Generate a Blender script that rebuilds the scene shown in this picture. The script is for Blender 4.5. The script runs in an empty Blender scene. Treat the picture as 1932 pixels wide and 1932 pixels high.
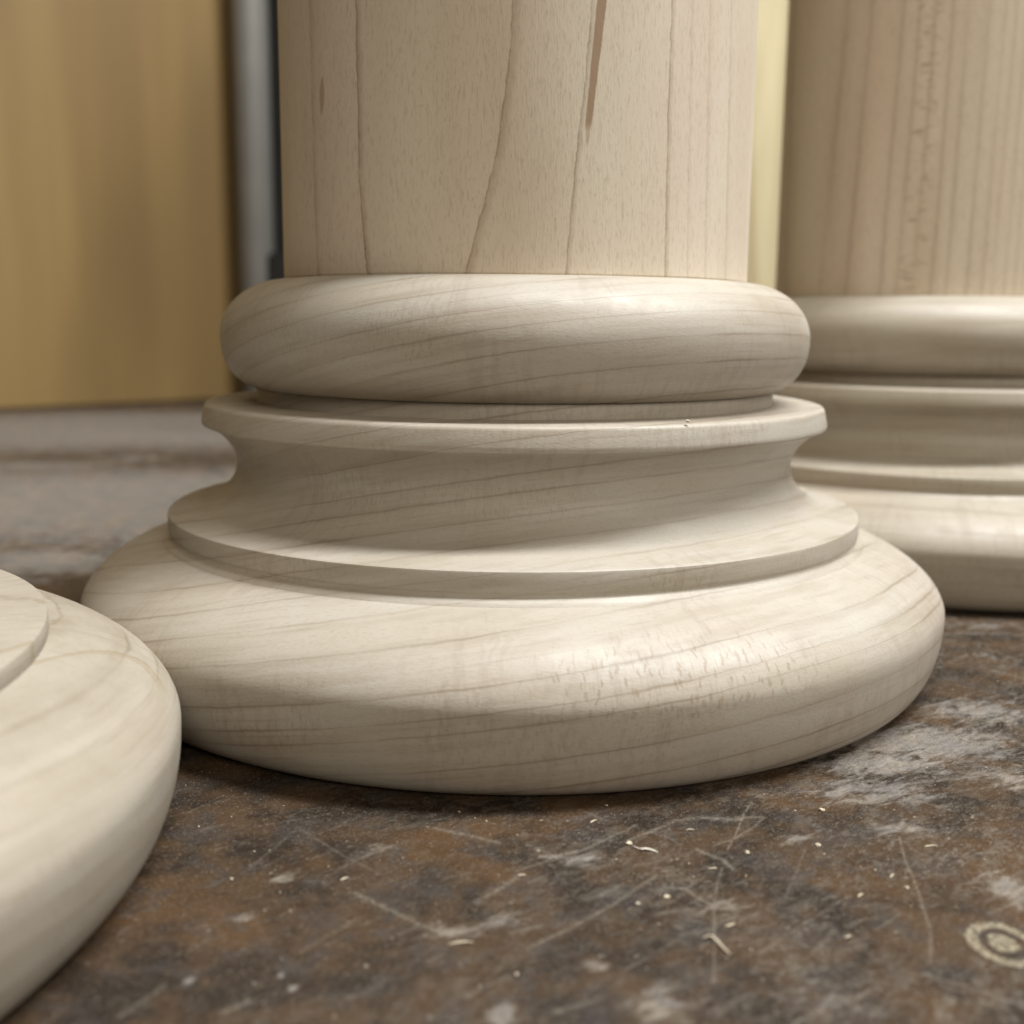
import bpy, bmesh, math, random
import numpy as np
from mathutils import Vector, Matrix, noise as mnoise

# ------------------------------------------------------------------ camera, world, lamps, exposure
K = 0.19            # metres from the lens to the middle column's axis
scene = bpy.context.scene
COL = scene.collection
PITCH, ROLL, EYE = 0.16786, 0.00925, 0.28986 * K

cam_data = bpy.data.cameras.new('camera')
cam = bpy.data.objects.new('camera', cam_data)
COL.objects.link(cam)
fwd = Vector((0, math.cos(PITCH), -math.sin(PITCH)))
up0 = Vector((0, math.sin(PITCH), math.cos(PITCH)))
rt0 = Vector((1, 0, 0))
rt = rt0 * math.cos(ROLL) + up0 * math.sin(ROLL)
up = up0 * math.cos(ROLL) - rt0 * math.sin(ROLL)
m = Matrix((rt, up, -fwd)).transposed().to_4x4()
m.translation = Vector((0, -K, EYE))
cam.matrix_world = m
cam_data.sensor_width = 36
cam_data.lens = 36 * 2130 / 1932
cam_data.clip_start = 0.005
cam_data.clip_end = 30
cam_data.dof.use_dof = True
cam_data.dof.focus_distance = 0.74 * K
cam_data.dof.aperture_fstop = 22.5
scene.camera = cam

world = bpy.data.worlds.new('World')
scene.world = world
world.use_nodes = True
wt = world.node_tree
bg = wt.nodes['Background']
# the shop round the bench: lit ceiling above, dim at eye level, darkest behind the lens
wtc = wt.nodes.new('ShaderNodeTexCoord')
wdot = wt.nodes.new('ShaderNodeVectorMath'); wdot.operation = 'DOT_PRODUCT'
wt.links.new(wtc.outputs['Generated'], wdot.inputs[0])
wdot.inputs[1].default_value = (.02, -.06, 1.0)
wr = wt.nodes.new('ShaderNodeMapRange'); wr.interpolation_type = 'SMOOTHSTEP'
wt.links.new(wdot.outputs['Value'], wr.inputs[0])
for i, q in enumerate((.15, .85, .003, .19)): wr.inputs[i + 1].default_value = q
wt.links.new(wr.outputs[0], bg.inputs[1])
bg.inputs[0].default_value = (1.0, 0.80, 0.52, 1)

def area(name, loc, target, sx, sy, power, color):
    d = bpy.data.lights.new(name, 'AREA')
    d.shape = 'RECTANGLE'; d.size = sx; d.size_y = sy
    d.energy = power; d.color = color
    o = bpy.data.objects.new(name, d)
    COL.objects.link(o)
    o.location = loc
    o.rotation_euler = (Vector(target) - Vector(loc)).to_track_quat('-Z', 'Y').to_euler()
    return o
area('ceiling_tube_lamp', (0.42, -0.03, 1.08), (0, 0, 0.03), 0.16, 0.8, 23.5, (0.97, 0.985, 0.985))
area('front_fill_lamp', (0.55, -1.30, 0.80), (0, 0, 0.08), 1.0, 0.35, 9.6, (1.0, 0.92, 0.78))  # fill lamp added low at front right to brighten shaft and upright faces
area('side_window_lamp', (1.2, -0.30, 0.45), (0, 0, 0.05), 0.6, 0.5, 1.5, (0.80, 0.89, 1.0))

scene.view_settings.view_transform = 'Standard'
scene.view_settings.look = 'None'
scene.view_settings.exposure = 0
scene.view_settings.gamma = 1
scene.view_settings.use_curve_mapping = False
random.seed(4)

# ------------------------------------------------------------------ node helper
class NB:
    def __init__(self, name):
        self.mat = bpy.data.materials.new(name)
        self.mat.use_nodes = True
        self.t = self.mat.node_tree
        self.bsdf = self.t.nodes['Principled BSDF']
        self.tc = self.t.nodes.new('ShaderNodeTexCoord')
    def set(self, sock, v):
        if isinstance(v, bpy.types.NodeSocket):
            self.t.links.new(v, sock)
        elif v is not None:
            sock.default_value = v
    def m(self, op, a, b=None, c=None, clamp=False):
        n = self.t.nodes.new('ShaderNodeMath'); n.operation = op; n.use_clamp = clamp
        for i, v in enumerate((a, b, c)):
            self.set(n.inputs[i], v)
        return n.outputs[0]
    def v(self, op, a, b=None):
        n = self.t.nodes.new('ShaderNodeVectorMath'); n.operation = op
        self.set(n.inputs[0], a)
        if op == 'SCALE': self.set(n.inputs['Scale'], b)
        elif b is not None: self.set(n.inputs[1], b)
        return n.outputs['Value'] if op in ('DOT_PRODUCT', 'LENGTH', 'DISTANCE') else n.outputs[0]
    def sep(self, v):
        n = self.t.nodes.new('ShaderNodeSeparateXYZ'); self.set(n.inputs[0], v); return n.outputs
    def comb(self, x, y, z):
        n = self.t.nodes.new('ShaderNodeCombineXYZ')
        for i, q in enumerate((x, y, z)): self.set(n.inputs[i], q)
        return n.outputs[0]
    def mapping(self, v, rot=(0, 0, 0), scale=(1, 1, 1), loc=(0, 0, 0)):
        n = self.t.nodes.new('ShaderNodeMapping')
        self.set(n.inputs[0], v)
        n.inputs['Rotation'].default_value = rot; n.inputs['Scale'].default_value = scale; n.inputs['Location'].default_value = loc
        return n.outputs[0]
    def along(self, v, deg, scale):                    # stretch a pattern along a direction in the plane
        return self.mapping(self.mapping(v, rot=(0, 0, math.radians(-deg))), scale=scale)
    def noise(self, v, scale, detail=3, rough=.5, dist=0, color=False):
        n = self.t.nodes.new('ShaderNodeTexNoise')
        self.set(n.inputs['Vector'], v); n.inputs['Scale'].default_value = scale
        n.inputs['Detail'].default_value = detail; n.inputs['Roughness'].default_value = rough; n.inputs['Distortion'].default_value = dist
        return n.outputs['Color'] if color else n.outputs['Fac']
    def voro(self, v, scale, feature='F1', dim='3D', rnd=1.0, w=None, out='Distance'):
        n = self.t.nodes.new('ShaderNodeTexVoronoi'); n.voronoi_dimensions = dim; n.feature = feature
        if dim == '1D': self.set(n.inputs['W'], w)
        else: self.set(n.inputs['Vector'], v)
        n.inputs['Scale'].default_value = scale; n.inputs['Randomness'].default_value = rnd
        return n.outputs[out]
    def ramp(self, f, a, b, lo=0.0, hi=1.0):          # smoothstep a..b -> lo..hi
        n = self.t.nodes.new('ShaderNodeMapRange'); n.interpolation_type = 'SMOOTHSTEP'
        self.set(n.inputs[0], f); n.inputs[1].default_value = a; n.inputs[2].default_value = b
        n.inputs[3].default_value = lo; n.inputs[4].default_value = hi
        return n.outputs[0]
    def mix(self, f, a, b, mode='MIX'):
        n = self.t.nodes.new('ShaderNodeMix'); n.data_type = 'RGBA'; n.blend_type = mode
        self.set(n.inputs[0], f)
        self.set(n.inputs[6], a if not isinstance(a, tuple) else (*a, 1))
        self.set(n.inputs[7], b if not isinstance(b, tuple) else (*b, 1))
        return n.outputs[2]
    def curve(self, f, pts):
        n = self.t.nodes.new('ShaderNodeFloatCurve')
        c = n.mapping.curves[0]
        c.points[0].location = pts[0]; c.points[-1].location = pts[-1]
        for q in pts[1:-1]: c.points.new(*q)
        n.mapping.update()
        self.set(n.inputs['Value'], f)
        return n.outputs[0]
    def attr(self, name):
        n = self.t.nodes.new('ShaderNodeAttribute'); n.attribute_name = name; return n.outputs['Fac']
    def bump(self, h, strength, dist):
        n = self.t.nodes.new('ShaderNodeBump'); n.inputs['Strength'].default_value = strength
        n.inputs['Distance'].default_value = dist; self.set(n.inputs['Height'], h)
        self.set(self.bsdf.inputs['Normal'], n.outputs[0])
    def done(self, color, rough=.5, spec=.4, metal=0.0):
        self.set(self.bsdf.inputs['Base Color'], color if not isinstance(color, tuple) else (*color, 1))
        self.set(self.bsdf.inputs['Roughness'], rough)
        self.bsdf.inputs['Specular IOR Level'].default_value = spec
        self.bsdf.inputs['Metallic'].default_value = metal
        return self.mat

# ------------------------------------------------------------------ maple, grain lying flat across the turning
LIGHT, DARK, LINE = (0.48, 0.445, 0.385), (0.415, 0.358, 0.278), (0.20, 0.145, 0.09)

def maple_turned(name, seed, n, spacing=3.3, line_k=0.66, fleck_k=0.55, patch=None, tone_k=1.0, arc=None, warp=3.2, band_k=.30):
    b = NB(name)
    n = Vector(n).normalized()
    p = b.v('SCALE', b.tc.outputs['Object'], 1000.0)
    q = b.v('ADD', p, tuple(seed))
    w1 = b.m('SUBTRACT', b.noise(b.mapping(q, scale=(.4, 1, 1)), .022, 1), .5)
    w2 = b.m('SUBTRACT', b.noise(q, .22, 3), .5)
    w3 = b.m('SUBTRACT', b.noise(q, 1.6, 2), .5)
    v = b.v('DOT_PRODUCT', q, tuple(n))
    v = b.m('ADD', v, b.m('MULTIPLY', w1, warp))
    v = b.m('ADD', v, b.m('MULTIPLY', w2, .40))
    v = b.m('ADD', v, b.m('MULTIPLY', w3, .12))
    d = b.m('MULTIPLY', b.voro(None, 1 / spacing, 'DISTANCE_TO_EDGE', '1D', w=v), spacing)
    width = b.ramp(b.noise(q, .06, 1), .35, .7, .10, .30)
    line = b.m('SUBTRACT', 1.0, b.m('DIVIDE', d, width), clamp=True)
    halo = b.ramp(d, 0.0, .8, .16, 0.0)
    stren = b.ramp(b.noise(q, .05, 2), .3, .68, .22, 1.0)
    line = b.m('MULTIPLY', b.m('MAXIMUM', line, halo), stren)
    d2 = b.m('MULTIPLY', b.voro(None, 1.9 / spacing, 'DISTANCE_TO_EDGE', '1D', w=b.m('ADD', v, 77.7)), spacing / 1.9)
    line2 = b.m('MULTIPLY', b.ramp(d2, 0.0, .22, .24, 0.0), b.ramp(b.noise(q, .09, 2), .45, .65))
    tone = b.noise(b.mapping(q, scale=(.3, 1, 1)), .11, 3)
    ring = b.sep(b.voro(None, 1 / spacing, 'F1', '1D', w=v, out='Color'))[0]
    fib = b.noise(b.mapping(q, scale=(.8, 3.6, 3.6)), 1.0, 3, .7)
    mott = b.noise(b.mapping(q, scale=(.6, 1.3, 1.3)), 3.0, 2, .7)
    xs = b.sep(q)
    band = b.noise(b.comb(b.m('MULTIPLY', v, .55), b.m('MULTIPLY', xs[0], .035), b.m('MULTIPLY', xs[1], .035)), 1.0, 3, .6)
    pq = b.sep(p)
    rd = b.m('MULTIPLY', b.m('ARCTAN2', pq[0], b.m('MULTIPLY', pq[1], -1.0)), 62.0)
    shim = b.noise(b.mapping(b.v('ADD', b.comb(rd, pq[2], 0.0), b.v('SCALE', b.noise(q, .15, 2, color=True), 4.0)), scale=(.8, .07, 1)), 1.0, 2)
    f = b.m('ADD', b.m('MULTIPLY', tone, .70), b.m('MULTIPLY', ring, .22))
    col = b.mix(b.ramp(f, .25, 1.0), LIGHT, DARK)
    col = b.mix(b.m('MULTIPLY', b.ramp(b.noise(q, .045, 2), .42, .68), .45), col, (.465, .395, .335))
    col = b.mix(b.m('MULTIPLY', b.ramp(fib, .50, .72), .30), col, (.31, .235, .15))
    col = b.mix(b.m('MULTIPLY', b.ramp(mott, .50, .72), .16), col, (.31, .24, .165))
    col = b.mix(b.m('MULTIPLY', b.ramp(band, .46, .66), band_k), col, (.30, .24, .175))
    col = b.mix(b.m('MULTIPLY', b.m('MULTIPLY', b.ramp(shim, .48, .62), b.ramp(b.noise(q, .05, 2), .45, .6)), .22), col, (.29, .235, .18))
    if tone_k != 1: col = b.mix(1.0, col, (tone_k, tone_k * .985, tone_k * .95), 'MULTIPLY')
    # ray flecks where the surface stands across the growth layers
    nd = b.m('ABSOLUTE', b.v('DOT_PRODUCT', b.tc.outputs['Normal'], tuple(n)))
    mask = b.m('MULTIPLY', b.ramp(b.m('ABSOLUTE', b.m('SUBTRACT', nd, .22)), .12, .36, 1.0, 0.0), b.ramp(b.noise(q, .055, 2), .46, .60))
    mask = b.m('MULTIPLY', mask, .5)
    if patch:                                   # one plank shows its rays clearly here
        far = b.v('LENGTH', b.mapping(b.v('ADD', p, (-patch[0], -patch[1], -patch[2])), scale=(1 / 26, 1 / 26, 1 / 5.5)))
        mask = b.m('MAXIMUM', mask, b.ramp(b.m('ADD', far, b.m('MULTIPLY', b.noise(q, .4, 3), .7)), .75, 1.35, 1.0, 0.0))
    pp = b.sep(p)
    round_ = b.m('MULTIPLY', b.m('ARCTAN2', pp[0], b.m('MULTIPLY', pp[1], -1.0)), 62.0)
    mer = b.comb(round_, pp[2], 0.0)
    fl = b.voro(b.mapping(b.v('ADD', mer, b.v('SCALE', b.noise(q, .8, 2, color=True), 1.1)), scale=(1.25, .42, 1)), 1.0, dim='2D')
    fleck = b.m('MULTIPLY', b.ramp(fl, .12, .27, 1.0, 0.0), mask)
    fl2 = b.noise(b.mapping(mer, scale=(4.0, .4, 1)), 1.0, 2)
    fleck = b.m('MAXIMUM', fleck, b.m('MULTIPLY', b.m('MULTIPLY', b.ramp(fl2, .54, .68), .55), mask))
    col = b.mix(b.m('MULTIPLY', fleck, fleck_k), col, (.27, .195, .125))
    col = b.mix(b.m('MULTIPLY', b.m('MAXIMUM', line, line2), line_k), col, LINE)
    b.bump(b.m('ADD', b.m('MULTIPLY', fib, .6), mott), .17, .00014)
    if arc:                                     # a dark latewood loop, two lines side by side
        ps = b.sep(p)
        cy = b.curve(b.m('DIVIDE', b.m('SUBTRACT', ps[0], 50.0), 20.0), [((x - 50) / 20, y / 30) for x, y in arc])
        dy = b.m('SUBTRACT', b.m('ADD', ps[1], b.m('MULTIPLY', w3, .9)), b.m('MULTIPLY', cy, 30.0))
        up = b.ramp(ps[2], 12.0, 14.0)
        up = b.m('MULTIPLY', up, b.m('MULTIPLY', b.ramp(ps[0], 50.0, 54.0), b.ramp(ps[0], 64.0, 66.0, 1.0, 0.0)))
        for o_, w_, k_ in ((0, .45, .75), (1.5, .35, .5), (.7, 1.2, .3)):
            e = b.m('SUBTRACT', 1.0, b.m('DIVIDE', b.m('ABSOLUTE', b.m('ADD', dy, o_)), w_), clamp=True)
            col = b.mix(b.m('MULTIPLY', b.m('MULTIPLY', e, up), k_), col, (.26, .185, .095))
    rough = b.ramp(b.noise(q, .3, 3), .3, .7, .42, .54)
    return b.done(col, rough, .42)

# ------------------------------------------------------------------ maple, grain standing upright (shafts)
def maple_shaft(name, seed, drawn=None, stripes=0.0, dark=0.0):
    b = NB(name)
    p = b.v('SCALE', b.tc.outputs['Object'], 1000.0)
    q = b.v('ADD', p, tuple(seed))
    s = b.sep(p)
    fib = b.noise(b.mapping(q, scale=(3.4, 3.4, .5)), 1.0, 2, .65)
    dash = b.voro(b.mapping(b.v('ADD', q, b.v('SCALE', b.noise(q, 1.2, 2, color=True), .5)), scale=(3.0, 3.0, .75)), 1.0)
    tone = b.noise(b.mapping(q, scale=(1, 1, .16)), .10, 3)
    pinkish = b.noise(b.mapping(q, scale=(1, 1, .25)), .06, 2)
    col = b.mix(b.ramp(tone, .3, .72), (.77, .685, .56), (.69, .59, .46))  # colour raised above the base maple, standing in for front light on shafts
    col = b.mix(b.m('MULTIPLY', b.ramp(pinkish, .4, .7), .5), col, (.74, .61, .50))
    if dark: col = b.mix(dark, col, (.40, .29, .18))
    col = b.mix(b.m('MULTIPLY', b.ramp(fib, .5, .75), .32), col, (.38, .28, .175))
    col = b.mix(b.m('MULTIPLY', b.ramp(dash, .12, .34, 1.0, 0.0), .2), col, (.34, .245, .15))
    if stripes:
        w = b.m('ADD', s[0], b.m('MULTIPLY', s[2], -.008))
        w = b.m('ADD', w, b.m('MULTIPLY', s[1], .35))
        w = b.m('ADD', w, b.m('MULTIPLY', b.m('SUBTRACT', b.noise(b.mapping(q, scale=(1, 1, .2)), .05, 1), .5), 1.6))
        w = b.m('ADD', w, b.m('MULTIPLY', b.m('SUBTRACT', b.noise(b.mapping(q, scale=(1, 1, .3)), .8, 2), .5), .4))
        d = b.m('MULTIPLY', b.voro(None, 1 / 2.6, 'DISTANCE_TO_EDGE', '1D', w=w), 2.6)
        ln = b.m('MULTIPLY', b.m('MAXIMUM', b.ramp(d, .05, .38, 1.0, 0.0), b.ramp(d, 0, 1.3, .35, 0)), b.ramp(b.noise(b.mapping(q, scale=(1, 1, .1)), .15, 2), .3, .6, .35, 1))
        col = b.mix(b.m('MULTIPLY', ln, stripes), col, (.27, .185, .10))
        # broken fleck ladder running up one side
        band = b.m('MULTIPLY', b.ramp(b.m('ABSOLUTE', b.m('ADD', s[0], 17.0)), 1.2, 3.2, 1.0, 0.0),
                   b.ramp(b.noise(b.mapping(q, scale=(.35, .35, 1.0)), .9, 3, .7), .52, .66))
        col = b.mix(b.m('MULTIPLY', band, .5), col, (.29, .205, .11))
    if drawn:
        t = b.m('DIVIDE', b.m('SUBTRACT', s[2], 60.0), 40.0)
        front = b.ramp(s[1], -4.0, 0.0, 1.0, 0.0)
        wob = b.m('MULTIPLY', b.m('SUBTRACT', b.noise(b.mapping(q, scale=(1, 1, .8)), .55, 5, .75), .5), .8)
        for pts, w, k, soft, c in drawn:
            cx = b.curve(t, [((z - 60) / 40, (x + 40) / 80) for x, z in sorted(pts, key=lambda a: a[1])])
            cx = b.m('SUBTRACT', b.m('MULTIPLY', cx, 80.0), 40.0)
            dx = b.m('SUBTRACT', b.m('ADD', s[0], wob), cx)
            core = b.m('SUBTRACT', 1.0, b.m('DIVIDE', b.m('ABSOLUTE', dx), w), clamp=True)
            # latewood fades out slowly on one side of each line only
            side = b.m('MULTIPLY', b.ramp(dx, 0.0, soft, .5, 0.0), b.ramp(dx, -.08, .0, 0.0, 1.0))
            ln = b.m('MAXIMUM', core, side)
            ln = b.m('MULTIPLY', b.m('MULTIPLY', ln, front), b.ramp(b.noise(q, .35, 3), .25, .6, .45, 1.0))
            col = b.mix(b.m('MULTIPLY', ln, k), col, c)
        # the brown mineral streak and the little dash beside it
        for (xa, za, xb, zb, wa, wb, k, c) in ((9.25, 79.8, 11.2, 100.5, .36, .62, .85, (.33, .205, .115)), (9.15, 77.8, 9.3, 80.6, .08, .25, .55, (.40, .28, .17)),
                                               (-27.27, 83.0, -27.05, 88.2, .05, .36, .55, (.33, .21, .12))):
            tt = b.m('DIVIDE', b.m('SUBTRACT', s[2], za), zb - za, clamp=True)
            ax = b.m('ADD', b.m('MULTIPLY', tt, xb - xa), xa)
            if wb == .36:
                wd = b.m('MULTIPLY', b.m('SINE', b.m('MULTIPLY', tt, math.pi)), wb)
            else:
                wd = b.m('ADD', b.m('MULTIPLY', b.m('MULTIPLY', tt, wb - wa), 1.0), wa)
            inz = b.m('MULTIPLY', b.ramp(s[2], za - .4, za + .5), b.ramp(s[2], zb - .4, zb + .5, 1.0, 0.0)) if zb < 100 else b.ramp(s[2], za - .4, za + 1.0)
            dd = b.m('ABSOLUTE', b.m('SUBTRACT', b.m('ADD', s[0], b.m('MULTIPLY', wob, .6)), ax))
            e = b.m('SUBTRACT', 1.0, b.m('DIVIDE', b.m('SUBTRACT', dd, wd), .12), clamp=True)
            e = b.m('MULTIPLY', b.m('MULTIPLY', e, inz), front)
            col = b.mix(b.m('MULTIPLY', e, k), col, c)
    b.bump(fib, .25, .00014)
    return b.done(col, .5, .35)

BR = (.245, .155, .08)
drawn_lines = [
    ([(-28.4, 60.5), (-28.77, 77.41), (-28.87, 99.5)], .16, .55, .9, (.33, .23, .13)),
    ([(-20.3, 60.5), (-21.31, 72.37), (-21.46, 83.45), (-21.57, 99.5)], .20, .80, 1.0, BR),
    ([(-6.8, 60.5), (-4.34, 69.79), (-2.77, 75.82), (-1.79, 82.42), (-1.02, 88.28), (-.55, 99.5)], .24, .72, 1.6, (.26, .145, .075)),
    ([(6.65, 60.5), (7.25, 69.26), (7.82, 76.68), (8.82, 85.98), (9.7, 99.5)], .20, .75, .8, BR),
    ([(20.6, 60.5), (20.34, 79.58), (20.34, 99.5)], .17, .75, .8, BR),
    ([(26.95, 60.5), (26.5, 80), (26.1, 99.5)], .15, .32, .7, BR),
    ([(24.0, 60.5), (23.6, 80), (23.3, 99.5)], .15, .25, .6, BR),
    ([(30.6, 60.5), (30.2, 80), (29.75, 99.5)], .15, .35, .7, BR),
]
M_BASE = [maple_turned('maple_across_a', (13, 40, 7), (-.15, .15, 1), patch=(20, -64, 14.5)),
          maple_turned('maple_across_b', (210, -55, 31), (.03, .08, 1), line_k=.5, tone_k=.88, warp=2.0),
          maple_turned('maple_across_c', (-140, 88, -52), (.02, .06, 1), spacing=2.6, line_k=.6, tone_k=.88, warp=1.2, band_k=.28, arc=[(50, 0), (55, 7.8), (56.2, 11.2), (57.3, 15.1), (58.4, 18.2), (60.6, 21.7), (62, 22.5), (63.9, 21.1), (65.4, 19.0), (70, 15)])]
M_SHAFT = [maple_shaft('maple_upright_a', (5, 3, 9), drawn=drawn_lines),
           maple_shaft('maple_upright_b', (80, 31, 12), stripes=.36)]

def board_wood(name, light, dark, scale=1.0, seed=(0, 0, 0), band=.8, rough=.5, blotch=.6):
    b = NB(name)
    q = b.v('ADD', b.v('SCALE', b.tc.outputs['Object'], 1000.0), seed)
    big = b.noise(b.mapping(q, scale=(1, 1, .06)), .022 * scale, 2, .5, .3)
    mid = b.noise(b.mapping(q, scale=(1, 1, .05)), .11 * scale, 3)
    fine = b.noise(b.mapping(q, scale=(1, 1, .03)), 1.2, 3)
    f = b.m('ADD', b.m('MULTIPLY', big, .75), b.m('ADD', b.m('MULTIPLY', mid, .35), b.m('MULTIPLY', fine, .1)))
    col = b.mix(b.m('MULTIPLY', b.ramp(f, .42, .78), band), light, dark)
    blot = b.noise(b.mapping(q, scale=(1, 1, .28)), .014 * scale, 2, .5)
    col = b.mix(b.m('MULTIPLY', b.ramp(blot, .46, .66), blotch), col, tuple(x * .62 for x in dark))
    b.bump(fine, .15, .0003)
    return b.done(col, rough, .35)

def plain(name, col, rough=.5, metal=0.0, spec=.4, var=.25, scale=.05):
    b = NB(name)
    q = b.v('SCALE', b.tc.outputs['Object'], 1000.0)
    f = b.noise(q, scale, 4, .6)
    c = b.mix(b.m('MULTIPLY', b.ramp(f, .3, .75), var), col, tuple(x * .55 for x in col))
    return b.done(c, rough, spec, metal)

# ------------------------------------------------------------------ object helpers
def empty(name, loc, label, cat, group=None, rz=0.0):
    o = bpy.data.objects.new(name, None); COL.objects.link(o)
    o.empty_display_size = .02
    o.location = loc; o.rotation_euler = (0, 0, rz)
    o['label'] = label; o['category'] = cat
    if group: o['group'] = group
    return o

def link_mesh(name, me, mat, parent=None):
    o = bpy.data.objects.new(name, me); COL.objects.link(o)
    me.materials.append(mat)
    if parent is not None: o.parent = parent
    return o

def tag(o, label, cat, group=None, kind=None):
    o['label'] = label; o['category'] = cat
    if group: o['group'] = group
    if kind: o['kind'] = kind
    return o

def lathe(name, prof, seg=256, wob=0.0):
    """revolve (radius, height) pairs in units of K, bottom to top, closed with caps"""
    P = np.array(prof) * K
    a = np.linspace(0, 2 * np.pi, seg, endpoint=False)
    V = np.empty((len(P), seg, 3))
    V[:, :, 0] = P[:, :1] * np.sin(a); V[:, :, 1] = -P[:, :1] * np.cos(a); V[:, :, 2] = P[:, 1:]
    V = V.reshape(-1, 3)
    F = []
    for i in range(len(P) - 1):
        for j in range(seg):
            k = (j + 1) % seg
            F.append((i * seg + j, i * seg + k, (i + 1) * seg + k, (i + 1) * seg + j))
    F.append(tuple(range(seg - 1, -1, -1)))
    F.append(tuple((len(P) - 1) * seg + j for j in range(seg)))
    me = bpy.data.meshes.new(name)
    me.from_pydata(V.tolist(), [], F)
    me.update()
    me.polygons.foreach_set('use_smooth', [True] * len(me.polygons))
    me.set_sharp_from_angle(angle=math.radians(32))
    return me

def box_mesh(name, x0, x1, y0, y1, z0, z1, bev=.001):
    bm = bmesh.new()
    bmesh.ops.create_cube(bm, size=1)
    for v in bm.verts:
        v.co = Vector(((x0 + x1) / 2 + v.co.x * (x1 - x0), (y0 + y1) / 2 + v.co.y * (y1 - y0), (z0 + z1) / 2 + v.co.z * (z1 - z0)))
    if bev: bmesh.ops.bevel(bm, geom=bm.edges[:], offset=bev, segments=2, affect='EDGES')
    me = bpy.data.meshes.new(name); bm.to_mesh(me); bm.free()
    return me

def arc(r0, z0, r1, z1, n, e, a0, a1, steps):
    """superellipse quarter: centre (r0,z0), half axes (r1,z1), from angle a0 to a1"""
    out = []
    for i in range(steps + 1):
        t = a0 + (a1 - a0) * i / steps
        c, s = math.cos(t), math.sin(t)
        out.append((r0 + r1 * math.copysign(abs(c) ** (2 / e), c), z0 + z1 * math.copysign(abs(s) ** (2 / e), s)))
    return out

def smooth_curve(pts, n=8):
    """Catmull-Rom through points"""
    P = [Vector(p) for p in pts]; P = [2 * P[0] - P[1]] + P + [2 * P[-1] - P[-2]]
    out = []
    for i in range(1, len(P) - 2):
        for k in range(n):
            t = k / n
            a, b_, c, d = P[i - 1], P[i], P[i + 1], P[i + 2]
            q = .5 * ((2 * b_) + (c - a) * t + (2 * a - 5 * b_ + 4 * c - d) * t * t + (3 * b_ - a - 3 * c + d) * t ** 3)
            out.append((q.x, q.y))
    out.append((P[-2].x, P[-2].y))
    return out

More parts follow.
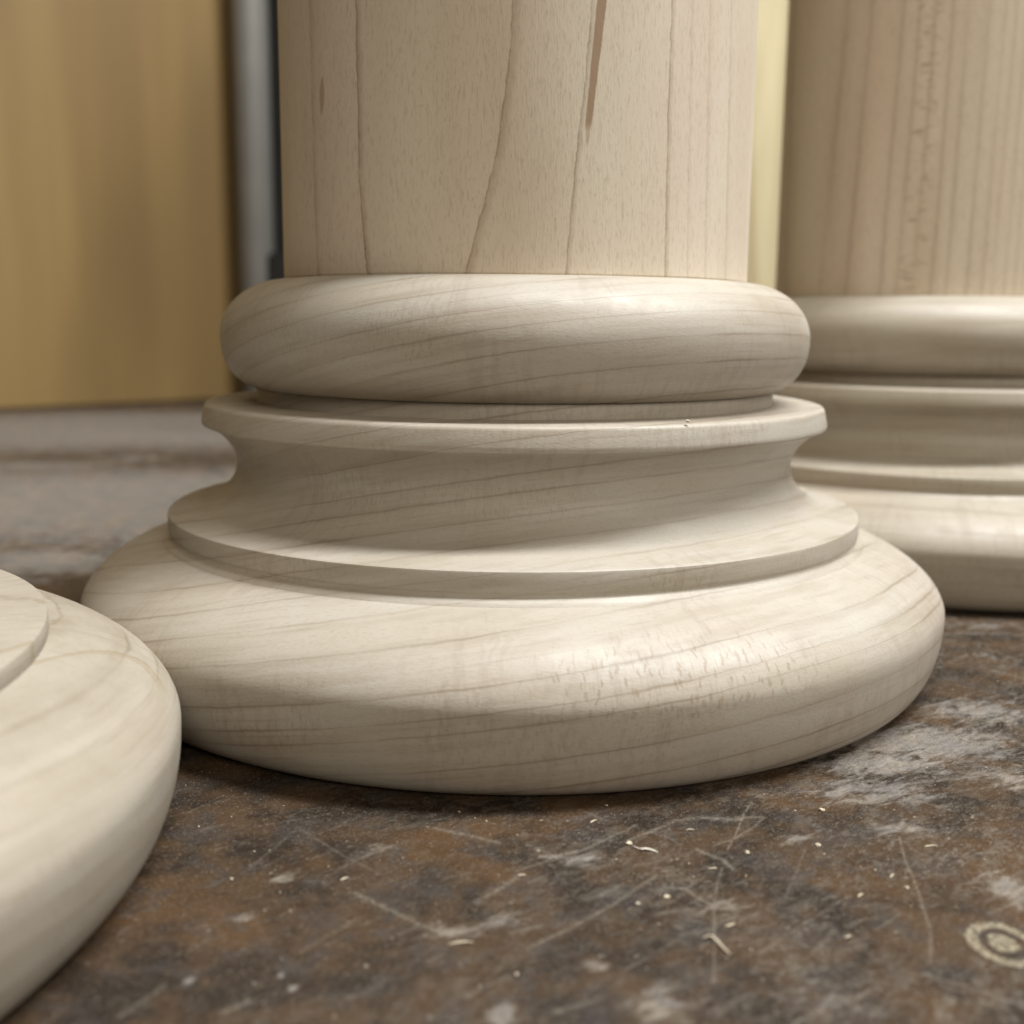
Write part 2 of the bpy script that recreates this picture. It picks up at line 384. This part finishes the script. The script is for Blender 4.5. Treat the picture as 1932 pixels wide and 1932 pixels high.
# ------------------------------------------------------------------ the bench top: one sheet out to the far panel
STREAKS=[([(-8.19, -73.4), (-0.98, -76.84)],0.23,0.55),([(1.85, -77.15), (4.93, -79.75)],0.168,0.5),([(4.93, -79.75), (7.83, -78.38), (11.45, -74.81)],0.197,0.6),([(0.77, -83.06), (4.29, -80.7)],0.136,0.5),([(-15.03, -87.87), (-10.91, -91.2), (-7.9, -93.8), (-5.08, -95.48)],0.273,0.5),([(-9.95, -95.29), (-8.42, -93.99)],0.097,0.5),([(-3.11, -89.38), (-0.29, -86.13), (1.19, -83.94)],0.287,0.45),([(1.63, -97.38), (5.77, -94.02), (10.16, -89.44), (15.02, -83.56)],0.175,0.5),([(-2.97, -93.71), (0.15, -91.49)],0.222,0.45),([(-6.93, -99.63), (-5.71, -98.44)],0.139,0.4),([(3.93, -106.73), (7.18, -105.09)],0.195,0.5),([(2.13, -85.45), (3.76, -84.0)],0.159,0.4),([(28.37, -65.51), (26.62, -69.28), (24.83, -74.15), (23.12, -78.07)],0.077,0.7),([(21.9, -81.97), (20.58, -86.06), (19.72, -89.47), (18.87, -94.61), (17.51, -102.12)],0.08,0.55),([(28.56, -70.34), (26.88, -72.67), (24.22, -75.57), (22.23, -76.74)],0.145,0.5),([(12.96, -75.8), (15.41, -73.96), (18.8, -70.96), (21.26, -70.09), (24.47, -70.84), (26.97, -69.97), (28.65, -69.93)],0.207,0.55),([(15.41, -73.96), (17.78, -75.7)],0.086,0.6),([(11.45, -74.81), (14.16, -72.14)],0.117,0.5),([(19.97, -78.13), (22.36, -80.35), (22.93, -82.29)],0.193,0.7),([(16.01, -86.15), (17.43, -86.44), (18.37, -88.08), (19.09, -88.98), (20.02, -90.06)],0.129,0.8),([(14.21, -91.24), (17.14, -90.4)],0.251,0.5),([(15.35, -93.11), (16.39, -94.39)],0.147,0.35),([(21.89, -70.21), (26.19, -70.53)],0.269,0.7),([(17.16, -97.12), (18.14, -96.06)],0.119,0.4),([(42.49, -74.56), (41.33, -79.98), (40.45, -86.22), (38.84, -94.09), (37.06, -98.99)],0.083,0.65),([(42.78, -77.07), (44.17, -79.45)],0.084,0.5),([(33.86, -93.81), (37.25, -90.73)],0.124,0.4),([(43.76, -81.78), (46.74, -77.96)],0.111,0.4),([(35.79, -100.96), (39.49, -103.08), (42.37, -105.42)],0.2,0.45),([(45.76, -90.57), (48.48, -88.95)],0.203,0.5),([(34.49, -106.97), (36.76, -104.63)],0.108,0.3),([(78.33, 7.52), (86.2, 8.49), (93.37, 7.33)],0.336,0.65),([(77.91, -14.12), (81.04, -17.88)],0.255,0.5),([(-30.89, -107.82), (-28.71, -103.71)],0.217,0.4),([(-22.76, -107.14), (-21.17, -105.68)],0.258,0.6),([(-28.12, -98.31), (-26.95, -96.39)],0.212,0.3),([(-23.33, -73.46), (-17.74, -79.61), (-13.99, -83.01)],0.084,0.4),([(-26.32, -83.24), (-23.98, -76.05)],0.111,0.3),([(26.68, -88.64), (31.59, -77.41)],0.081,0.3),([(37.61, -63.66), (48.93, -56.21)],0.161,0.5),([(47.53, -60.33), (64.46, -55.84)],0.196,0.55),([(39.27, -66.59), (45.84, -63.47), (51.11, -67.77)],0.154,0.5),([(51.88, -71.88), (53.97, -79.38)],0.086,0.4),([(10.14, -100.66), (16.55, -94.56)],0.094,0.35),([(-18.56, -98.66), (-13.82, -92.31)],0.12,0.3),([(-27.97, -73.55), (-21.47, -70.72)],0.088,0.35),([(7.85, -67.99), (10.38, -70.73)],0.15,0.5),([(-17.21, -83.07), (-14.42, -79.54)],0.109,0.35),([(22.13, -97.98), (33.17, -87.5)],0.099,0.3),([(-3.4, -104.74), (0.09, -101.62)],0.134,0.4),([(22.97, -107.91), (30.28, -103.46)],0.173,0.35),]
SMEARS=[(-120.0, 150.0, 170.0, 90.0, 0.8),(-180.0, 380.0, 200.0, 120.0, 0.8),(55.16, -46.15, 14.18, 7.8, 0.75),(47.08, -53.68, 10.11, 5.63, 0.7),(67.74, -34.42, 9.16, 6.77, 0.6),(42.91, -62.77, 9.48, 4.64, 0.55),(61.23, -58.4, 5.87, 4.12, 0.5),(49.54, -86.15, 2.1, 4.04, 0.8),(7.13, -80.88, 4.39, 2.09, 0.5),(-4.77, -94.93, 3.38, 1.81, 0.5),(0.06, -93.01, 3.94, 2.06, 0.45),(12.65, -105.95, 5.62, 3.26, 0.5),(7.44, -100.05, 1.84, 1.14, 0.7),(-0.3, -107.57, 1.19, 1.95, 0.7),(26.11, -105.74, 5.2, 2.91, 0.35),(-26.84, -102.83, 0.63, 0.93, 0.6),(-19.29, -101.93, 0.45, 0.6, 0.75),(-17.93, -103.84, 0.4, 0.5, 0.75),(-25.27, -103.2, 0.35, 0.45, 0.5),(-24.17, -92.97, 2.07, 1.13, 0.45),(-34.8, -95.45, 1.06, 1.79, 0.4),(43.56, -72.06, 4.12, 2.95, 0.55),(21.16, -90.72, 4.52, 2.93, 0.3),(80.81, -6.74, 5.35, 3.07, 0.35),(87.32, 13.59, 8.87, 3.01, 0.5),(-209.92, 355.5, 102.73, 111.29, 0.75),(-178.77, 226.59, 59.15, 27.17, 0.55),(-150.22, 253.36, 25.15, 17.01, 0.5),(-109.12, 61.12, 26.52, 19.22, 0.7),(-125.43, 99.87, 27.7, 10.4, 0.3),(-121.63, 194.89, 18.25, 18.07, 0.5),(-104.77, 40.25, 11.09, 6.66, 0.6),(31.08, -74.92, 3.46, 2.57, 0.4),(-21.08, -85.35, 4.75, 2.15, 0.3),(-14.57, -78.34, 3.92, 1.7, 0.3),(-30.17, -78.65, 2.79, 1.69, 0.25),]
BITS=[(14.55, -78.36, 'curl'),(25.11, -78.76, 'chip'),(12.81, -76.81, 'chip'),(11.17, -80.45, 'flake'),(-4.19, -96.87, 'sliver'),(-16.35, -85.26, 'sliver'),(1.35, -84.16, 'sliver'),(18.83, -96.75, 'bent'),(20.57, -93.3, 'sliver'),(35.77, -67.95, 'chip'),(33.03, -76.89, 'chip'),(33.18, -78.84, 'flake'),(38.77, -83.55, 'sliver'),(37.52, -82.24, 'flake'),(34.38, -87.58, 'sliver'),(30.89, -95.13, 'sliver'),(19.9, -73.47, 'sliver'),(-27.57, -85.36, 'flake'),(-26.64, -79.43, 'flake'),(45.1, -76.9, 'sliver'),(0.77, -101.45, 'flake'),(-2.34, -103.29, 'flake'),(21.66, -97.3, 'flake'),(21.68, -101.98, 'flake'),(15.36, -88.24, 'chip'),(-5.7, -69.27, 'flake'),(18.64, -84.05, 'flake'),(32.74, -68.16, 'flake'),(20.86, -82.33, 'sliver'),(18.59, -81.24, 'flake'),(39.54, -85.81, 'flake'),(35.58, -94.24, 'flake'),(-34.05, -73.68, 'flake'),(9.43, -71.57, 'sliver'),(11.26, -67.2, 'flake'),(-2.52, -71.68, 'flake'),(-10.99, -80.54, 'flake'),(12.46, -89.4, 'flake'),]

def build_bench():
    tan = np.concatenate([-np.geomspace(4, .56, 14), np.linspace(-.53, .53, 900), np.geomspace(.56, 4, 14)])
    # rows even in viewing angle, so the scratches near the lens are as finely cut as they show
    yy = np.linspace(1.0, .16, 640)
    d = .355 * yy[::1] ** 0 * np.interp(np.linspace(0, 1, 640), [0, 1], [1, 1])
    inv = np.linspace(1 / .36, 1 / 6.5, 640)
    d = 1 / inv
    d = np.concatenate([[-1.2, -.6, 0, .2], d])
    W = np.maximum(d, .36)
    X = (tan[None, :] * W[:, None]) * K
    Y = np.repeat((d[:, None] - 1) * K, len(tan), 1)
    X = np.clip(X, -.8, 1.1)
    nr, nc = X.shape
    x, y = X.ravel() * 1000, Y.ravel() * 1000
    scr = np.zeros(x.size); dust = np.zeros(x.size)
    for pts, w, s in STREAKS:
        for (ax, ay), (bx, by) in zip(pts[:-1], pts[1:]):
            w2 = max(w, .05)
            sel = np.nonzero((x > min(ax, bx) - 4 * w2) & (x < max(ax, bx) + 4 * w2) & (y > min(ay, by) - 4 * w2) & (y < max(ay, by) + 4 * w2))[0]
            if not len(sel): continue
            vx, vy = bx - ax, by - ay
            t = np.clip(((x[sel] - ax) * vx + (y[sel] - ay) * vy) / (vx * vx + vy * vy), 0, 1)
            dd = np.hypot(x[sel] - ax - t * vx, y[sel] - ay - t * vy)
            scr[sel] = np.maximum(scr[sel], s * np.maximum(np.exp(-(dd / w2) ** 2), .3 * np.exp(-(dd / (2.2 * w2)) ** 2)))
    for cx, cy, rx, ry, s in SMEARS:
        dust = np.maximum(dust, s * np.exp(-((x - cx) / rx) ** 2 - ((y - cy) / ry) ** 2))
    me = bpy.data.meshes.new('workbench_top')
    V = np.c_[X.ravel(), Y.ravel(), np.zeros(x.size)]
    idx = np.arange(nr * nc).reshape(nr, nc)
    F = np.stack([idx[:-1, :-1], idx[:-1, 1:], idx[1:, 1:], idx[1:, :-1]], -1).reshape(-1, 4)
    me.vertices.add(len(V)); me.vertices.foreach_set('co', V.ravel())
    me.loops.add(F.size); me.loops.foreach_set('vertex_index', F.ravel())
    me.polygons.add(len(F)); me.polygons.foreach_set('loop_start', np.arange(0, F.size, 4))
    me.update(calc_edges=True)
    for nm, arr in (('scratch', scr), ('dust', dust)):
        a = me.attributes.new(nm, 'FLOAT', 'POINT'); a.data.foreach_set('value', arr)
    b = NB('stained_bench_top')
    q = b.v('SCALE', b.tc.outputs['Object'], 1000.0)
    dr = b.along(q, 42, (.5, 1.5, 1))
    n1 = b.noise(q, .11, 4, .6); n2 = b.noise(b.v('ADD', q, (50, 9, 0)), .16, 4, .6); n3 = b.noise(b.v('ADD', q, (-31, 77, 4)), .07, 3)
    fine = b.noise(dr, 1.1, 6, .78); fine2 = b.noise(b.along(q, 30, (.6, 1.3, 1)), 3.4, 5, .82)
    col = b.mix(b.ramp(n1, .40, .60), (.018, .0112, .0066), (.060, .0335, .0155))
    col = b.mix(b.m('MULTIPLY', b.ramp(n3, .52, .66), 0.6), col, (.092, .046, .016))
    col = b.mix(b.m('MULTIPLY', b.ramp(n2, .50, .61), .5), col, (.040, .036, .035))
    col = b.mix(b.m('MULTIPLY', b.ramp(fine, .54, .67), .38), col, (.145, .113, .084))
    col = b.mix(b.ramp(fine2, .40, .24, 0.0, .6), col, (.02, .014, .010))
    col = b.mix(b.m('MULTIPLY', b.ramp(fine2, .54, .64), .6), col, (.14, .10, .065))
    sx = b.sep(q)
    worn = b.m('MULTIPLY', b.ramp(sx[0], -35.0, 40.0, .12, 1.0), b.ramp(b.noise(q, .05, 2), .35, .6, .35, 1.0))
    mot = b.noise(b.v('ADD', b.along(q, 38, (.7, 1.3, 1)), (9, 9, 3)), .55, 8, .74, .4)
    col = b.mix(b.m('MULTIPLY', b.m('MULTIPLY', b.ramp(mot, .50, .58), worn), .5), col, (.15, .125, .098))
    mot2 = b.noise(b.v('ADD', b.along(q, 25, (.8, 1.2, 1)), (70, 9, 3)), 1.5, 6, .76, .3)
    col = b.mix(b.m('MULTIPLY', b.m('MULTIPLY', b.ramp(mot2, .55, .63), worn), .55), col, (.24, .22, .19))
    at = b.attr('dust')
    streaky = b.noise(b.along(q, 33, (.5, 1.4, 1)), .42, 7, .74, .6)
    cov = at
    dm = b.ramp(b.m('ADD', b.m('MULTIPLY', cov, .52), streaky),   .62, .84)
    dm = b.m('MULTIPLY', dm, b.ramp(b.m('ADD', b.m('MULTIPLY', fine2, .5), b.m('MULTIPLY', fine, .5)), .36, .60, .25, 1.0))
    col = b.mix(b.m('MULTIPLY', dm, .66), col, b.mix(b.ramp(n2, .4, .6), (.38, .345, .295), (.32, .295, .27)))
    # loose white haze that is everywhere on the top
    hz = b.m('MULTIPLY', b.ramp(b.noise(b.along(q, 40, (.45, 1.5, 1)), .30, 7, .78, .4), .55, .69), .24)
    col = b.mix(hz, col, (.26, .235, .20))
    sc = b.m('MULTIPLY', b.attr('scratch'), b.ramp(b.noise(q, 2.2, 4, .7),   .34, .62, .12, 1.05))
    col = b.mix(b.m('MULTIPLY', sc, .72, clamp=True), col, (.36, .32, .26))
    # specks of glue and paint
    for s, th, gate, k, c in ((.55, .13, .93, .6, (.40, .36, .29)), (1.3, .15, .90, .6, (.33, .28, .22)), (3.2, .30, .80, .55, (.26, .21, .155))):
        vd = b.voro(b.v('ADD', q, b.v('SCALE', b.noise(q, 2.5, 2, color=True), .35 / s)), s, dim='2D')
        vc = b.sep(b.voro(q, s, dim='2D', out='Color'))[1]
        sp = b.m('MULTIPLY', b.ramp(vd, th * .4, th, 1.0, 0.0), b.ramp(vc, gate, gate + .08))
        col = b.mix(b.m('MULTIPLY', sp, k), col, c)
    # old paint ring and dot
    rv = b.v('DISTANCE', b.v('ADD', b.mapping(q, scale=(1, .82, 1)), b.v('SCALE', b.noise(q, .8, 4, .7, color=True), 1.1)), (44.75 + .55, -95.9 * .82 + .55, .55))
    ring = b.m('MULTIPLY', b.ramp(rv, 1.95, 2.3), b.ramp(rv, 2.95, 3.2, 1.0, 0.0))
    dot = b.ramp(rv, 1.1, 1.4, 1.0, 0.0)
    rd = b.m('MULTIPLY', b.m('MAXIMUM', ring, dot), b.ramp(b.noise(q, 1.8, 5, .7), .36, .60, .05, .75))
    col = b.mix(rd, col, (.42, .37, .26))
    b.bump(b.m('ADD', fine, fine2), .5, .0002)
    rough = b.m('ADD', b.ramp(fine, .35, .7, .40, .62), b.m('MULTIPLY', dm, .3), clamp=True)
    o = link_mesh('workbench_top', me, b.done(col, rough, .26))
    o['kind'] = 'structure'
    o['label'] = 'dark brown stained workbench top with scratches, dust and paint marks'
    return o
build_bench()

# ------------------------------------------------------------------ the turned columns
HPI = math.pi / 2
base_prof = [(.3379, .0006)]
for i in range(1, 25):
    t = HPI * i / 24
    base_prof.append((.3379 + .0291 * math.sin(t) ** (2 / 2.08), .0613 - .0607 * math.cos(t) ** (2 / 2.08)))
for i in range(1, 21):
    t = HPI * i / 24
    base_prof.append((.2662 + .1008 * math.cos(t) ** (2 / 1.787), .0613 + .0531 * math.sin(t) ** (2 / 1.787)))
base_prof.append((.280, .1137))
scotia_prof = [(.275, .1055), (.3035, .1075), (.3010, .1110), (.2988, .1128), (.2966, .1140), (.2958, .1154), (.2958, .1170), (.2966, .1182), (.2969, .1196), (.2969, .1303), (.2965, .1316), (.2955, .1323)]
scotia_prof += smooth_curve([(.2955, .1323), (.2800, .1352), (.2640, .1402), (.2520, .1475), (.2435, .1575), (.2398, .1685), (.2402, .1775), (.2440, .1865), (.2510, .1950), (.2580, .2006), (.2630, .2027)], 6)[1:]
scotia_prof += [(.2664, .2040), (.2670, .2046), (.2674, .2058), (.2672, .2085), (.2650, .2186), (.2643, .2203), (.2628, .2214), (.2605, .2219), (.2235, .2225)]
collar_prof = [(.2224, .2215), (.2224, .2322), (.2218, .2334)]
for i in range(2, 21):
    t = HPI * i / 20
    collar_prof.append((.2130 + .0373 * math.sin(t) ** (2 / 2.2), .2760 - .0432 * math.cos(t) ** (2 / 2.2)))
for i in range(1, 23):
    t = HPI * i / 22
    collar_prof.append((.1960 + .0543 * math.cos(t) ** (2 / 2.0), .2760 + .0458 * math.sin(t) ** (2 / 2.0)))
shaft_prof = [(.1958, .3190), (.1963, .3222), (.1969, .3231), (.1969, .45), (.1972, .8), (.1970, 1.15)]

parts = [('base_ring', lathe('base_ring', base_prof)), ('scotia', lathe('scotia', scotia_prof)), ('collar', lathe('collar', collar_prof)), ('shaft', lathe('shaft', shaft_prof))]
def column(loc, rz, k, label):
    t = empty('turned_column', loc, label, 'column', 'pale maple columns on the bench', rz)
    for nm, me in parts:
        if k: me = me.copy(); me.materials.clear()
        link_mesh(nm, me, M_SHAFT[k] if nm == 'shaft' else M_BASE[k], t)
    return t
CX = .0011 * K
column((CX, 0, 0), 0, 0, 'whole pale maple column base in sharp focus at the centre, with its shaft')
column((.5331 * K, .4597 * K, 0), 0.0, 1, 'blurred pale column standing behind, cut off by the right edge')
disc_prof = [(.280, .1040), (.2960, .1050), (.2962, .1112), (.2969, .1125), (.2969, .1208), (.2965, .1218), (.2955, .1223), (.1400, .1226)]
lb = empty('loose_base', (-.5429 * K, -.4779 * K, 0), 'nearest pale wood ring with a raised disc on top, at the left edge', 'column base')
for nm, me in (('base_ring', parts[0][1].copy()), ('raised_disc', lathe('raised_disc', disc_prof))):
    me.materials.clear()
    link_mesh(nm, me, M_BASE[2], lb)

# ------------------------------------------------------------------ things behind
M_PANEL = board_wood('yellow_panel_wood', (.30, .200, .078), (.19, .118, .045), .55, (55, 3, 40), .75, .5)
pd = Vector((.7075, .7067, 0)).normalized()
panel = link_mesh('wall_board', box_mesh('wall_board', -.42, .181, 0, .018, 0, .75), M_PANEL)
panel.location = (-.3039 + .0, .479, .0004)
panel.rotation_euler = (0, 0, math.atan2(pd.y, pd.x))
tag(panel, 'wide yellow-brown wooden panel standing behind the bench at the left', 'panel')

pipe = empty('steel_pipe', (-.1730, .584, 0), 'upright grey steel pipe standing between the yellow panel and the middle column', 'pipe')
def tube(name, r0, z0, z1, seg=48):
    return lathe(name, [(r0 * .96 / K, z0 / K), (r0 / K, (z0 + .0008) / K), (r0 / K, (z1 - .0008) / K), (r0 * .96 / K, z1 / K)], seg)
M_STEEL = plain('dull_galvanised_steel', (.245, .235, .215), .5, .3, .5, .3, .03)
M_BLACK = plain('black_iron', (.012, .011, .010), .5, 0, .4, .3, .05)
link_mesh('tube', tube('tube', .0121, .002, .70), M_STEEL, pipe)
cl = link_mesh('foot', box_mesh('foot', .009, .030, -.010, .012, .0, .098, .002), M_BLACK, pipe)

M_BOARD_A = board_wood('pale_poplar', (.66, .56, .36), (.44, .35, .18), 3.0, (0, 8, 3), .8, .45, .15)
M_BOARD_B = board_wood('cream_poplar', (.70, .61, .40), (.42, .35, .18), 3.0, (60, 8, 3), .7, .45, .15)
def board(loc, x0, x1, h, lean, side, mat, label):
    o = link_mesh('wooden_board', box_mesh('wooden_board', x0, x1, 0, .014, 0, h), mat)
    o.location = loc; o.rotation_euler = (lean, side, 0)
    return tag(o, label, 'board', 'pale boards behind the columns')
board((.1005, .262, .002), -.065, 0, .27, -.06, -.058, M_BOARD_A, 'olive-yellow board leaning sideways just right of the middle shaft')
board((.105, .330, .001), -.02, .22, .29, -.05, .01, M_BOARD_B, 'cream board standing behind the olive-yellow one, beside the blurred column')

wall = link_mesh('wall', box_mesh('wall', -3, 3.5, 0, .1, -1.0, 2.4, 0), plain('dark_shop_wall', (.030, .029, .024), .8, 0, .2, .4, .004))
wall.location = (0, 1.45, 0)
tag(wall, 'very dark workshop wall far behind the bench', 'wall')

# ------------------------------------------------------------------ shavings, chips and sawdust
def chip_mat(name, col):
    b = NB(name)
    q = b.v('SCALE', b.tc.outputs['Object'], 1000.0)
    c = b.mix(b.ramp(b.noise(q, 3.0, 3), .35, .7), col, tuple(x * .78 for x in col))
    return b.done(c, .6, .25)
M_CHIP = chip_mat('fresh_wood_chip', (.66, .57, .43))
M_CURL = chip_mat('white_shaving', (.72, .67, .57))

def strip_mesh(name, pts, w, th):
    """thin flat ribbon with thickness through 3-D points (mm)"""
    V, F = [], []
    n = len(pts)
    for i, p in enumerate(pts):
        p = Vector(p)
        a = Vector(pts[max(i - 1, 0)]); c = Vector(pts[min(i + 1, n - 1)])
        tdir = (c - a).normalized()
        side = tdir.cross(Vector((0, 0, 1))).normalized()
        ww = (w if not isinstance(w, list) else w[i]) / 2
        upv = side.cross(tdir).normalized()
        for sgn, h in ((-1, 0), (1, 0), (1, 1), (-1, 1)):
            V.append((p + side * sgn * ww + upv * h * th + Vector((0, 0, .012))) * .001)
    for i in range(n - 1):
        for k in range(4):
            F.append((i * 4 + k, i * 4 + (k + 1) % 4, i * 4 + 4 + (k + 1) % 4, i * 4 + 4 + k))
    F.append((3, 2, 1, 0)); F.append(tuple((n - 1) * 4 + k for k in range(4)))
    me = bpy.data.meshes.new(name); me.from_pydata([tuple(v) for v in V], [], F); me.update()
    return me

def lump_mesh(name, r, h, k=9):
    bm = bmesh.new()
    bmesh.ops.create_icosphere(bm, subdivisions=2, radius=1)
    off = Vector((random.random() * 50, random.random() * 50, 0))
    sx = random.uniform(.7, 1.45)
    for v in bm.verts:
        s = 1 + .55 * mnoise.noise(v.co * 1.3 + off) + .25 * mnoise.noise(v.co * 3.1 + off)
        v.co = Vector((v.co.x * s * r * sx, v.co.y * s * r, max(v.co.z, -.55) * h * s + h * .55)) * .001
    me = bpy.data.meshes.new(name); bm.to_mesh(me); bm.free()
    return me

def place(o, x, y, rz, z=.00003):
    o.location = (x * .001, y * .001, z); o.rotation_euler = (0, 0, rz)

for x, y, kind in BITS:
    if kind == 'curl':
        me = strip_mesh('wood_shaving', [(-1.75, .75, .25), (-1.25, .62, .05), (-.85, .25, .1), (-.55, -.05, .3), (-.1, .0, .35), (.5, .05, .18), (1.0, -.12, .05), (1.5, -.55, .02)], [.08, .16, .2, .5, .42, .4, .34, .06], .05)
        o = link_mesh('wood_shaving', me, M_CURL); place(o, x, y, -.05); o.scale = (.8, .8, .6)
        tag(o, 'white curled shaving with a thin tail, the largest one in front of the middle column', 'shaving')
    elif kind == 'bent':
        me = strip_mesh('wood_shaving', [(-1.1, 1.2, .05), (-.6, 1.25, .22), (-.35, 1.05, .35), (.0, .2, .3), (.4, -.8, .1), (.75, -1.5, .02)], [.10, .17, .18, .17, .14, .08], .07)
        o = link_mesh('wood_shaving', me, M_CHIP); place(o, x, y, .05)
        tag(o, 'thin pale shaving bent like a hook, lying right of centre near the lens', 'shaving')
    elif kind == 'sliver':
        L = random.uniform(.35, .75)
        if (x, y) == (-4.19, -96.87): L = 1.15
        b0 = random.uniform(-.25, .25) * L
        me = strip_mesh('wood_sliver', [(-L, 0, .02), (-L * .4, b0 * .7, .06), (L * .3, b0 * .8, .08), (L, 0, .03)], [.06, random.uniform(.12, .22), random.uniform(.12, .22), .05], .07)
        o = link_mesh('wood_sliver', me, M_CHIP); place(o, x, y, .35 + random.uniform(-.35, .5))
        tag(o, 'thin straight pale wood sliver lying on the brown bench', 'sliver', 'wood slivers on the bench')
    elif kind == 'chip':
        o = link_mesh('wood_chip', lump_mesh('wood_chip', random.uniform(.24, .34), .16), M_CHIP); place(o, x, y, random.uniform(0, 3))
        tag(o, 'small lumpy cream wood chip lying on the brown bench', 'chip', 'wood chips on the bench')
    else:
        o = link_mesh('wood_flake', lump_mesh('wood_flake', random.uniform(.07, .16), .05), M_CHIP); place(o, x, y, random.uniform(0, 3))
        tag(o, 'tiny flat pale wood flake lying on the brown bench', 'flake', 'wood flakes on the bench')

# crumb on the lip of the middle column
o = link_mesh('wood_crumb', lump_mesh('wood_crumb', .2, .22), M_CURL)
th = math.asin(.1175 / .2645)
o.location = (CX + .2640 * K * math.sin(th), -.2640 * K * math.cos(th), .2232 * K)
tag(o, 'single white crumb sitting on the thin lip of the middle column', 'crumb')

def dust_mesh():
    rng = np.random.default_rng(11)
    V, F = [], []
    def grain(p, r, nrm=None):
        i = len(V)
        a = rng.normal(size=3); a /= np.linalg.norm(a)
        b_ = np.cross(a, rng.normal(size=3)); b_ /= np.linalg.norm(b_); c = np.cross(a, b_)
        L = r * rng.uniform(.8, 2.0)
        for q in (a * L, -a * L, b_ * r, -b_ * r, c * r * .7, -c * r * .7):
            V.append(tuple(p + q))
        for f in ((0, 2, 4), (2, 1, 4), (1, 3, 4), (3, 0, 4), (2, 0, 5), (1, 2, 5), (3, 1, 5), (0, 3, 5)):
            F.append(tuple(i + k for k in f))
    n = 0
    while n < 800:                                   # loose grains over the bench
        d = rng.uniform(.44, 1.3) * K; tx = rng.uniform(-.5, .5)
        x, y = tx * d, d - K
        if math.hypot(x, y) < .36 * K or math.hypot(x - .5331 * K, y - .4597 * K) < .37 * K or math.hypot(x + .5429 * K, y + .4779 * K) < .37 * K: continue
        if mnoise.noise(Vector((x * 60, y * 60, 2))) + rng.uniform(-.6, .6) < .0: continue
        r = rng.choice([.00003, .00004, .00006, .00009], p=[.45, .35, .16, .04])
        grain(np.array([x, y, r * .6]), r); n += 1
    for k in range(130):                              # along the joint between shaft and collar
        th = rng.normal(.75, .45); 
        if abs(th) > 1.5: continue
        r = rng.uniform(.00002, .00006)
        R = .1969 * K + r * rng.uniform(0, 5)
        grain(np.array([CX + R * math.sin(th), -R * math.cos(th), .3218 * K + r * .5]), r)
    for k in range(90):                               # clinging to the shaft's right side
        th = rng.normal(.9, .3); z = (.325 + abs(rng.normal(0, .06))) * K
        R = .1970 * K; r = rng.uniform(.00002, .000045)
        grain(np.array([CX + R * math.sin(th), -R * math.cos(th), z]), r)
    for k in range(160):                              # on the rounded lower ring
        i = rng.integers(30, len(base_prof) - 3); Rr, z = base_prof[i]
        th = rng.uniform(-1.5, 1.5); r = rng.uniform(.00002, .00004)
        grain(np.array([CX + Rr * K * math.sin(th), -Rr * K * math.cos(th), z * K + r * .2]), r)
    me = bpy.data.meshes.new('sawdust'); me.from_pydata(V, [], F); me.update()
    return me
o = link_mesh('sawdust', dust_mesh(), M_CHIP)
o['kind'] = 'stuff'; o['label'] = 'fine pale sawdust grains scattered over the bench and the middle column'
